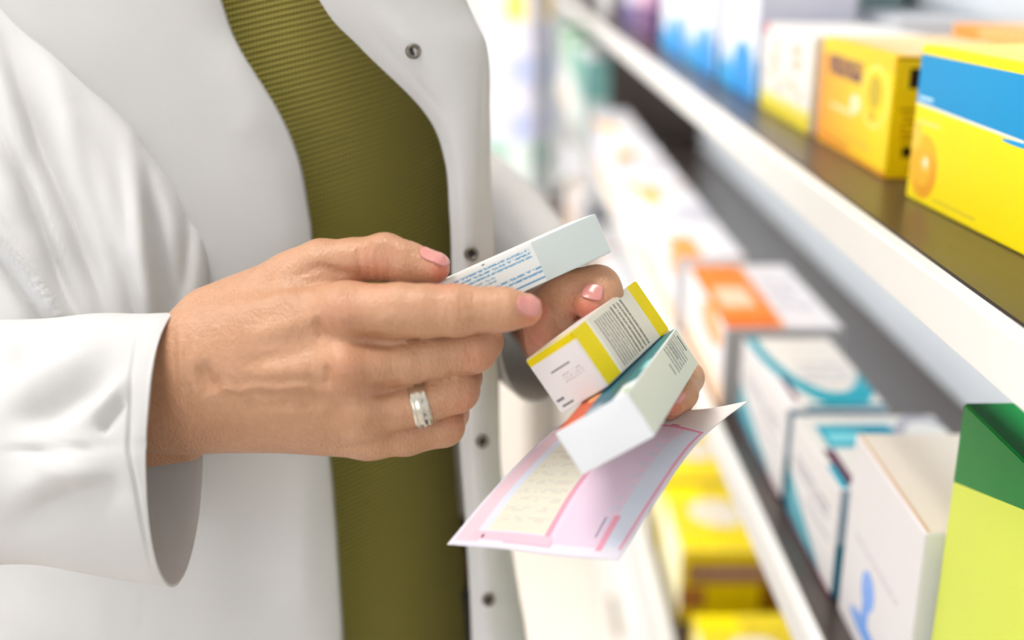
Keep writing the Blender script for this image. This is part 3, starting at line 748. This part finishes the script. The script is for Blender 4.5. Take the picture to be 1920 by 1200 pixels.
# ---- top shelf
TG = 'cartons on the upper shelf'
yb_front = printed('yellow_blue_front', (252, 228, 0), [
    ('rect', 0, .50, 1, .945, (0, 148, 208)), ('half', -.05, -1, -.640, (250, 246, 220)),
    ('half', -.05, -1, -.624, (252, 228, 0)), ('rect', 0, .945, 1, 1, (252, 228, 0)),
    ('rect', .72, .5, 1, .583, (252, 228, 0)), ('ell', .70, .575, .10, .014, (0, 160, 226)), ('ell', .76, .60, .04, .028, (0, 160, 226)),
    ('text', .02, .65, .13, .69, (190, 230, 246), 1, 50, .75), ('text', .04, .50, .20, .54, (236, 224, 120), 1, 60, .7),
    ('ell', .11, .24, .11, .21, (246, 190, 30)), ('ell', .125, .20, .085, .15, (236, 164, 20)), ('ell', .10, .24, .07, .13, (246, 186, 40)), ('ell', .125, .27, .03, .05, (250, 214, 120)), ('ell', .125, .275, .012, .022, (255, 250, 230)),
    ('ell', .03, .42, .05, .09, (248, 206, 70)), ('text', .20, .05, .50, .08, (222, 196, 40), 1, 60, .7)])
yb_top = printed('yellow_blue_top', (246, 224, 120), [('rect', 0, 0, .06, 1, (252, 228, 0)), ('rect', .72, 0, .80, 1, (150, 190, 226)), ('rect', .80, 0, 1, 1, (240, 214, 130))])
yb_end = printed('yellow_blue_end', (244, 214, 0), [('rect', 0, .6, 1, .95, (0, 150, 214))])
carton('bright yellow carton with a broad blue band, nearest on the upper shelf', TG, .272, .53, .716, Z1, .115, .096, [yb_front, yb_end, yb_top, yb_end], rz=math.radians(4))
or_front = printed('orange_yellow_front', (242, 160, 40), [
    ('gradu', .02, .85, (252, 222, 10)), ('rect', .0, .86, 1, 1, (250, 206, 30)), ('rect', 0, 0, .5, .10, (226, 132, 16)), ('rect', 0, 0, 1, .06, (240, 170, 20)),
    ('text', .12, .60, .62, .93, (124, 82, 70), 1, 44, .60), ('ell', .56, .50, .065, .085, (250, 236, 190)),
    ('ring', .80, .62, .16, .26, (252, 238, 130), .82), ('ell', .80, .66, .08, .14, (206, 178, 30)), ('ell', .79, .46, .035, .05, (206, 178, 30)),
    ('text', .20, .36, .56, .44, (252, 226, 160), 1, 24, .6), ('text', .30, .14, .80, .20, (230, 180, 60), 2, 50, .55)])
or_end = printed('orange_yellow_end', (236, 196, 0), [('rect', .10, .74, .44, .90, (40, 24, 8)), ('rect', .20, .78, .30, .86, (196, 150, 0)), ('rect', .06, .56, .9, .58, (150, 110, 0)), ('text', .08, .30, .6, .54, (176, 130, 0), 5, 20, .6), ('rect', .10, .18, .3, .27, (40, 24, 8)), ('rect', .0, .97, 1, .985, (80, 60, 0))])
or_top = printed('orange_yellow_top', (244, 206, 150), [('rect', 0, 0, .09, 1, (250, 190, 60))])
carton('orange and yellow carton with a round pale emblem, second on the upper shelf', TG, .270, .768, .943, Z1, .105, .084, [or_front, or_end, or_top, or_end])
wy_front = printed('white_yellow_front', (242, 236, 228), [('rect', 0, 0, 1, .16, (232, 214, 40)), ('rect', 0, .16, 1, .24, (240, 230, 130)), ('blot', .1, .3, .85, .85, (244, 176, 150), 5, .56), ('rect', 0, .9, .12, 1, (220, 110, 120)), ('blot', .2, .25, .8, .5, (248, 196, 120), 7, .6)])
carton('white carton with orange scribbles and a yellow foot, third on the upper shelf', TG, .268, .962, 1.145, Z1, .10, .082, [wy_front, printed('white_yellow_end', (226, 214, 206)), printed('white_yellow_top', (238, 234, 228)), pw])
rd = printed('red_edge', (214, 90, 104), [('rect', .1, 0, 1, 1, (236, 222, 224))])
bl_front = printed('white_blue_front', (238, 240, 250), [('gradv', .30, .02, (150, 205, 244)), ('ell', .66, .06, .30, .22, (0, 146, 224)), ('ell', .2, .04, .2, .12, (40, 166, 230)), ('blot', .1, .35, .9, .95, (226, 214, 232), 4, .58)])
bl_end = printed('white_blue_end', (206, 208, 222), [('rect', 0, 0, 1, .2, (90, 150, 205))])
carton('tall white carton with a blue foot right beside the white and yellow carton', TG, .268, 1.175, 1.36, Z1, .10, .21, [bl_front, bl_end, pw, bl_end])
carton('tall white carton with blue foot, between two others like it', TG, .268, 1.40, 1.60, Z1, .10, .21, [bl_front, bl_end, pw, bl_end])
carton('tall white carton with blue foot, farthest of the three in the row', TG, .268, 1.62, 1.86, Z1, .10, .21, [bl_front, bl_end, pw, bl_end])
pk = printed('pink_purple_front', (196, 150, 190), [('rect', 0, 0, 1, .4, (120, 84, 130)), ('ell', .5, .6, .3, .2, (240, 200, 210))])
dk = printed('violet_front', (110, 96, 150), [('rect', 0, .3, 1, .7, (210, 206, 232))])
carton('pink and plum carton on the upper shelf beyond the tall white ones', TG, .268, 2.02, 2.22, Z1, .10, .13, [pk, pk, pk, pk])
carton('violet carton on the upper shelf far along the row', TG, .268, 2.26, 2.46, Z1, .10, .15, [dk, dk, dk, dk])
carton('white carton on the upper shelf at the far end beyond the violet one', TG, .268, 2.74, 2.97, Z1, .10, .15, [pw, pw, pw, pw])
gg = printed('grey_green_carton', (142, 164, 160), [('rect', 0, 0, 1, .2, (120, 140, 136))])
BG = 'cartons standing at the back of the upper shelf'
carton('grey green carton at the back beside the tall blue footed ones', BG, .385, 1.33, 1.56, Z1, .085, .17, [gg, gg, gg, gg])
carton('low white carton at the back between the grey green and orange ones', BG, .393, 1.12, 1.30, Z1, .08, .087, [pw, pw, pw, pw])
oc = printed('flat_orange_carton', (246, 190, 120), [('rect', 0, 0, .3, 1, (240, 160, 70))])
carton('pale orange carton at the back, beyond the yellow and blue one', BG, .390, .80, .98, Z1, .09, .092, [oc, oc, oc, oc])

# ---- middle shelf
MG = 'cartons on the middle shelf'
li_front = printed('lime_green_front', (216, 228, 84), [('half', -.225, 1, .79, (0, 122, 42)), ('gradv', 4, 5, (0, 0, 0)), ('text', .15, .12, .5, .2, (190, 204, 70), 2, 30, .5)])
li_top = printed('lime_green_top', (0, 84, 34))
carton('tall lime and dark green carton, nearest on the middle shelf', MG, .250, .392, .552, Z2, .12, .223, [li_front, li_front, li_top, li_front])
wh_front = printed('white_blue_mark_front', (232, 228, 230), [('ell', .42, .36, .10, .10, (130, 170, 240)), ('rect', .36, .16, .46, .36, (120, 166, 238)), ('ell', .40, .14, .2, .05, (120, 166, 238)), ('ell', .7, .03, .14, .04, (90, 170, 226)), ('text', .15, .5, .8, .56, (214, 206, 212), 1, 18, .6)])
wh_top = printed('beige_top', (218, 208, 196), [('rect', 0, 0, .03, 1, (196, 160, 120))])
carton('plain white carton with a small blue figure, leaning space beside the lime carton', MG, .245, .562, .700, Z2, .105, .138, [wh_front, pw, wh_top, pw], rz=math.radians(-1))['label'] = 'plain white carton with a small blue mark, right beside the lime green carton'
tl_ops = [('half', -.55, -1, -.50, (30, 158, 178)), ('half', -.50, -1, -.36, (118, 190, 204)), ('half', -.46, -1, -.24, (24, 140, 164)), ('rect', 0, 0, 1, .06, (110, 24, 60)), ('rect', 0, 0, .5, .03, (60, 20, 60)), ('text', .12, .58, .85, .74, (170, 166, 176), 2, 12, .6), ('text', .4, .42, .9, .5, (186, 182, 190), 1, 16, .6)]
tl_front = printed('teal_white_front', (232, 228, 228), tl_ops)
tl_top = printed('teal_white_top', (226, 220, 212), [('rect', .0, .02, .12, .95, (228, 226, 226)), ('ring', .62, .95, .60, .95, (20, 150, 168), .62), ('text', .35, .3, .9, .62, (190, 188, 190), 3, 10, .6), ('rect', .2, 0, 1, .06, (24, 120, 136)), ('rect', .12, .1, .18, .4, (96, 30, 66))])
tl_top2 = printed('teal_patch_top', (216, 214, 208), [('rect', .10, .52, .62, .86, (24, 150, 172)), ('ell', .5, .66, .2, .18, (10, 128, 156)), ('rect', .14, .60, .4, .74, (120, 196, 206)), ('ring', .85, .55, .25, .45, (160, 158, 168), .6), ('rect', .05, .05, .12, .5, (80, 26, 60)), ('rect', .0, .0, .06, .3, (24, 150, 172))])
tl_end = printed('teal_white_end', (150, 168, 180), [('rect', 0, 0, 1, .5, (20, 110, 130))])
carton('white carton with teal swoosh and teal patch on top, right behind the plain white one', MG, .243, .712, .842, Z2, .115, .090, [tl_front, tl_end, tl_top2, pw])
carton('white carton with teal swoosh and curved teal band on top, farther of the teal pair', MG, .243, .862, 1.040, Z2, .085, .088, [tl_front, tl_end, tl_top, pw])
ow_front = printed('orange_white_front', (238, 236, 240), [('gradv', .5, .0, (248, 196, 140)), ('ell', .7, .8, .25, .2, (240, 170, 110))])
ow_top = printed('orange_white_top', (232, 226, 226), [('rect', 0, 0, .52, 1, (226, 130, 50)), ('rect', .1, .3, .4, .6, (240, 200, 170)), ('text', .58, .2, .9, .8, (200, 194, 200), 3, 8, .6), ('rect', 0, 0, .45, .12, (216, 104, 30))])
carton('white carton with an orange half on top, next beyond the teal pair', MG, .230, 1.065, 1.30, Z2, .120, .090, [ow_front, printed('grey_end', (176, 172, 170)), ow_top, pw])
fronts = [printed('white_peach_front_%s' % n_, (240, 238, 244), o_) for n_, o_ in (
    ('a', [('gradv', .45, .0, (250, 190, 120)), ('rect', .7, .7, 1, 1, (244, 180, 130))]),
    ('b', [('gradv', .4, .0, (250, 184, 120)), ('ell', .5, .6, .3, .2, (214, 216, 236))]),
    ('c', [('rect', .0, .0, .4, 1, (228, 214, 240)), ('rect', .5, .8, 1, 1, (246, 196, 90))]))]
tops = [printed('white_top_%s' % n_, (236, 234, 238), o_) for n_, o_ in (
    ('a', [('rect', 0, 0, .4, .5, (240, 160, 90))]), ('b', [('rect', 0, .4, .35, 1, (246, 190, 100)), ('rect', .4, 0, 1, .3, (206, 206, 216))]), ('c', [('rect', .0, .5, .8, .9, (210, 212, 224))]))]
FARG = 'white cartons farther along the middle shelf'
far_lab = ['white carton with an orange corner just beyond the orange topped one', 'white carton with amber patch, second beyond the orange topped one', 'white carton with a lilac side, third beyond the orange topped one', 'white peach edged carton, fourth beyond the orange topped one', 'white peach edged carton, fifth beyond the orange topped one', 'white lilac sided carton, sixth beyond the orange topped one']
y = 1.33; proto = []
for i in range(6):
    if i < 3:
        ob = carton(far_lab[i], FARG, .222, y, y + .20, Z2, .085, .092, [fronts[i % 3], pw, tops[i % 3], pw]); proto.append(ob)
    else:
        ob = proto[i - 3].copy(); COL.objects.link(ob); ob.location.y += y - (1.33 + (i - 3) * .222); ob['label'] = far_lab[i]
    y += .222
gn = printed('green_white_front', (214, 232, 226), [('rect', 0, .5, 1, 1, (130, 186, 180)), ('rect', .3, .1, .7, .4, (240, 244, 244))])
gd = printed('green_front', (96, 176, 120), [('rect', 0, 0, 1, .5, (232, 236, 236))])
for i, (y0, mt, hh_, lb) in enumerate(((2.74, gn, .20, 'tall pale green carton standing before the far divider bay'), (2.95, gn, .20, 'tall pale green carton, second in the far bay'), (3.16, gd, .22, 'tall white carton with green top in the far bay'), (3.40, fronts[1], .2, 'tall white carton with peach foot in the far bay'), (3.64, gd, .22, 'tall white and green carton at the end of the far bay'))):
    carton(lb, 'tall cartons in the far bay', .215, y0, y0 + .2, Z2, .11, hh_, [mt, mt, pw, mt])
# ---- lower shelf
LG = 'yellow cartons on the lower shelf'
ye_front = printed('yellow_pale_front', (250, 244, 196), [('rect', 0, .0, .18, 1, (240, 214, 60)), ('rect', 0, 0, 1, .1, (150, 120, 40)), ('rect', .2, .6, .7, .85, (252, 248, 230))])
ye_end = printed('yellow_brown_end', (240, 208, 0), [('rect', .06, .54, .96, .82, (150, 108, 66)), ('text', .1, .6, .9, .78, (180, 140, 120), 1, 8, .6), ('rect', .62, .15, 1, .54, (136, 92, 6)), ('rect', .0, .2, .2, .5, (170, 110, 50))])
ye_top = printed('yellow_white_top', (232, 206, 40), [('ell', .42, .55, .26, .22, (222, 212, 196)), ('rect', 0, .8, .3, 1, (246, 222, 0)), ('blot', .3, .1, 1, .9, (214, 186, 40), 6, .55), ('rect', 0, 0, 1, .18, (244, 214, 0))])
ll = ['yellow carton with brown print nearest on the lower shelf', 'yellow carton with brown band, middle of the lower shelf row', 'yellow carton with pale oval on top, seen between paper slip and shelf edge', 'yellow carton on the lower shelf farther back beyond the others']
yprot = None
for i, (y0, hh_) in enumerate(((.78, .07), (.99, .075), (1.27, .108), (1.475, .108))):
    carton(ll[i], LG, .236, y0, y0 + .185, Z3, .17, hh_, [ye_front, ye_end, ye_top, ye_end])
wb = printed('white_orange_front', (246, 240, 232), [('rect', 0, 0, .3, 1, (236, 150, 80))])
wa = printed('white_amber_tall', (240, 240, 246), [('gradv', .5, .0, (250, 206, 160)), ('rect', .2, .55, .6, .8, (246, 210, 90))])
wl_ = printed('white_ice_tall', (236, 240, 250), [('ell', .5, .6, .35, .25, (206, 220, 246)), ('gradv', .3, 0, (248, 216, 190))])
ORD = ['first', 'second', 'third', 'fourth', 'fifth', 'sixth', 'seventh', 'eighth', 'ninth']
for i in range(9):
    mt = (wb, wa, wl_)[i % 3]; y0 = 1.69 + i * .235
    if 2.64 < y0 + .2 < 2.92: y0 += .0
    if y0 < 2.70 and y0 + .21 > 2.68: continue
    carton('tall pale %s carton on the lower shelf, %s beyond the yellow ones' % (('orange edged', 'amber patched', 'ice blue')[i % 3], ORD[i]), 'tall pale cartons on the lower shelf', .232, y0, y0 + .21, Z3, .12, .215, [mt, mt, pw, mt])
LED = N('shelf_light_diffuser'); LED.set(Base_Color=(1, 1, 1, 1), Emission_Color=(.93, .97, 1, 1), Emission_Strength=3.0)
for z in (Z1, Z2, Z1 + .36):  # unseen light strips, added under the shelves to brighten the back panel
    l_ = box('shelf_light', S0 + .012, S0 + .024, Y0 + .02, 2.66, z - .028, z - .0215, LED.m, shelf_root, 0, RO)
    la = bpy.data.lights.new('shelf_light', 'AREA'); la.shape = 'RECTANGLE'; la.size = 2.8; la.size_y = .012; la.energy = 13; la.color = (.93, .97, 1); la.spread = math.radians(130)
    lo = bpy.data.objects.new('shelf_light_glow', la); COL.objects.link(lo); lo.location = (S0 + .030, 1.25, z - .032)
    dv = Vector((1, 0, -.30)).normalized(); xa = Vector((0, 1, 0)); za = -dv; ya = za.cross(xa)
    lo.rotation_euler = Matrix((xa, ya, za)).transposed().to_euler()
# ---- display stand with cartons beyond the person
DSX, DSY, DR = -.062, 2.75, math.radians(-20)
stand = empty('display_stand', (DSX, DSY, 0), DR); tag(stand, 'cream display stand at the end of the aisle, stacked with pale cartons', 'display stand')
STM = plain('stand_cream', (238, 230, 222), .5, nscale=10, namt=.03)
box('base', -.21, .21, -.16, .16, 0, .10, SHELFW, stand, .003); box('cabinet', -.20, .20, -.15, .15, .10, .78, STM, stand, .004)
box('top_board', -.22, .22, -.17, .17, .78, .80, SHELFW, stand, .003)
lil = printed('lilac_white_front', (232, 230, 246), [('rect', .6, 0, 1, .5, (190, 200, 236)), ('ell', .3, .6, .2, .2, (246, 246, 252))])
yel = printed('white_amber_front', (238, 236, 236), [('rect', .5, .1, .9, .6, (250, 214, 110))])
gre = printed('white_mint_front', (226, 236, 232), [('rect', .1, .5, .5, .9, (150, 200, 180))])
kinds = [(yel, 'white carton with amber patch'), (lil, 'white and lilac carton'), (gre, 'white and mint carton')]
rowname = ['bottom', 'second', 'third', 'top']; colname = ['left', 'middle', 'right']
for r in range(4):
    for c_ in range(3):
        mt, nm = kinds[(r * 2 + c_ + (r // 2)) % 3]
        lx = -.20 + c_ * .135; lz = .8002 + r * .1265
        me = carton_mesh2(.125, .18, .126, [mt, mt, pw, mt]); ob = bpy.data.objects.new('medicine_box', me); COL.objects.link(ob)
        loc = Matrix.Rotation(DR, 4, 'Z') @ Vector((lx + .0625, -.03, 0)); ob.location = (DSX + loc.x, DSY + loc.y, lz); ob.rotation_euler = (0, 0, DR)
        tag(ob, '%s in the %s row, %s column on the display stand' % (nm, rowname[r], colname[c_]), 'box', 'cartons stacked on the display stand')

# ---------------------------------------------------------------- room
def struct(name, *a, **k):
    o = box(name, *a, **k); o['kind'] = 'structure'; return o
XL, XR, YN, YF, ZC = -2.2, .56, -1.6, 5.2, 2.7
struct('floor', XL - .1, XR + .1, YN - .1, YF + .1, -.08, 0, CREAM)
struct('ceiling', XL - .1, XR + .1, YN - .1, YF + .1, ZC, ZC + .08, CEIL)
struct('wall_right', XR, XR + .1, YN, YF, 0, ZC, WALL)
struct('wall_back', XL, XR, YF, YF + .1, 0, ZC, WALL)
# left wall with two window openings, the far one added for its light
wz0, wz1 = .7, 2.4; wins = ((-1.2, 1.4), (2.0, 4.4))
bm = bmesh.new()
for q in ((YN, wins[0][0], 0, ZC), (wins[0][1], wins[1][0], 0, ZC), (wins[1][1], YF, 0, ZC)): boxbm(bm, XL - .1, XL, *q)
for a_, b_ in wins: boxbm(bm, XL - .1, XL, a_, b_, 0, wz0); boxbm(bm, XL - .1, XL, a_, b_, wz1, ZC)
o = bm_obj('wall_left', bm, WALL); o['kind'] = 'structure'
bm = bmesh.new()
for q in ((XL, -1.6, 0, ZC), (-.3, XR, 0, ZC), (-1.6, -.3, 0, 1.0), (-1.6, -.3, 2.3, ZC)): boxbm(bm, q[0], q[1], YN - .1, YN, q[2], q[3])
o = bm_obj('wall_front', bm, WALL); o['kind'] = 'structure'
bm = bmesh.new()
for q in ((-1.6, -1.55, 1.0, 2.3), (-.35, -.3, 1.0, 2.3), (-1.6, -.3, 1.0, 1.05), (-1.6, -.3, 2.25, 2.3), (-.97, -.93, 1.0, 2.3)): boxbm(bm, q[0], q[1], YN - .07, YN - .02, q[2], q[3])
o = bm_obj('window_3', bm, SHELFW); o['kind'] = 'structure'  # unseen window behind the camera, added to brighten the coat
for k_, (a_, b_) in enumerate(wins):  # the second window is unseen, added to light the far shelf fronts
    bm = bmesh.new(); mid = (a_ + b_) / 2
    for q in ((a_, a_ + .05, wz0, wz1), (b_ - .05, b_, wz0, wz1), (a_, b_, wz0, wz0 + .05), (a_, b_, wz1 - .05, wz1), (mid - .02, mid + .02, wz0, wz1)): boxbm(bm, XL - .07, XL - .02, *q)
    o = bm_obj('window_%d' % (k_ + 1), bm, SHELFW); o['kind'] = 'structure'
bm = bmesh.new(); boxbm(bm, XR - .012, XR, YN, Y0 - .05, 0, .1); o = bm_obj('baseboard_right', bm, SHELFW); o['kind'] = 'structure'

# ceiling lamps
EM = N('lamp_diffuser'); EM.set(Base_Color=(1, 1, 1, 1), Emission_Color=(1, .97, .93, 1), Emission_Strength=14.0)
lamps = ((-.55, .35), (-.55, 1.95), (-.55, 3.55), (-1.5, 1.1))
labs = ['square ceiling lamp above the person', 'square ceiling lamp over the middle of the aisle', 'square ceiling lamp at the far end of the aisle', 'square ceiling lamp near the window']
for (x, y), lb in zip(lamps, labs):
    r = empty('ceiling_lamp', (x, y, ZC)); tag(r, lb, 'lamp', 'ceiling lamps')
    bm = bmesh.new()
    for q in ((-.32, .32, -.32, -.30), (-.32, .32, .30, .32), (-.32, -.30, -.30, .30), (.30, .32, -.30, .30)): boxbm(bm, *q, -.035, 0)
    bm_obj('frame', bm, SHELFW, r); box('diffuser', -.30, .30, -.30, .30, -.025, -.005, EM.m, r)
def area(name, loc, target, sx, sy, power, col, spread=180):
    l = bpy.data.lights.new(name, 'AREA'); l.shape = 'RECTANGLE'; l.size = sx; l.size_y = sy; l.energy = power; l.color = col; l.spread = math.radians(spread)
    o = bpy.data.objects.new(name, l); COL.objects.link(o); o.location = loc
    o.rotation_euler = (Vector(target) - Vector(loc)).to_track_quat('-Z', 'Y').to_euler(); return o
for (x, y), pw_ in zip(lamps[:3], (24, 46, 64)): area('lamp_light', (x, y, ZC - .04), (x, y, 0), .58, .58, pw_, (1, .965, .93))
area('window_daylight', (XL + .02, .1, 1.55), (0, .45, 1.2), 1.5, 1.3, 19, (.94, .97, 1))
area('window_daylight', (-.95, YN + .02, 1.65), (-.05, .55, 1.15), 1.3, 1.2, 21, (.97, .98, 1))  # added fill from the made-up front window, brightens the coat
area('window_daylight', (XL + .02, 3.2, 1.5), (.3, 2.6, .9), 2.2, 1.6, 30, (.93, .965, 1))  # added side fill from the second window, for the far shelf fronts
W_ = bpy.data.worlds.new('sky'); SC.world = W_; W_.use_nodes = True
W_.node_tree.nodes['Background'].inputs[0].default_value = (.85, .93, 1, 1); W_.node_tree.nodes['Background'].inputs[1].default_value = 2.0

# ---------------------------------------------------------------- camera
cd = bpy.data.cameras.new('camera'); cam = bpy.data.objects.new('camera', cd); COL.objects.link(cam)
cd.sensor_width = 36; cd.lens = 36 * F / 1920; cd.clip_start = .01
M4 = Matrix((tuple(RIGHT) + (0,), tuple(UP) + (0,), tuple(-FWD) + (0,), (0, 0, 0, 1))).transposed(); M4.translation = Vector(CAM)
cam.matrix_world = M4
cd.dof.use_dof = True; cd.dof.focus_distance = .525; cd.dof.aperture_fstop = 3.0
SC.camera = cam
SC.view_settings.view_transform = 'Standard'; SC.view_settings.look = 'None'; SC.view_settings.exposure = -1.1; SC.view_settings.gamma = 1
SC.view_settings.use_curve_mapping = False
SC.cycles.use_denoising = True
SC.cycles.max_bounces = 7; SC.cycles.diffuse_bounces = 4; SC.cycles.glossy_bounces = 3; SC.cycles.adaptive_threshold = .015
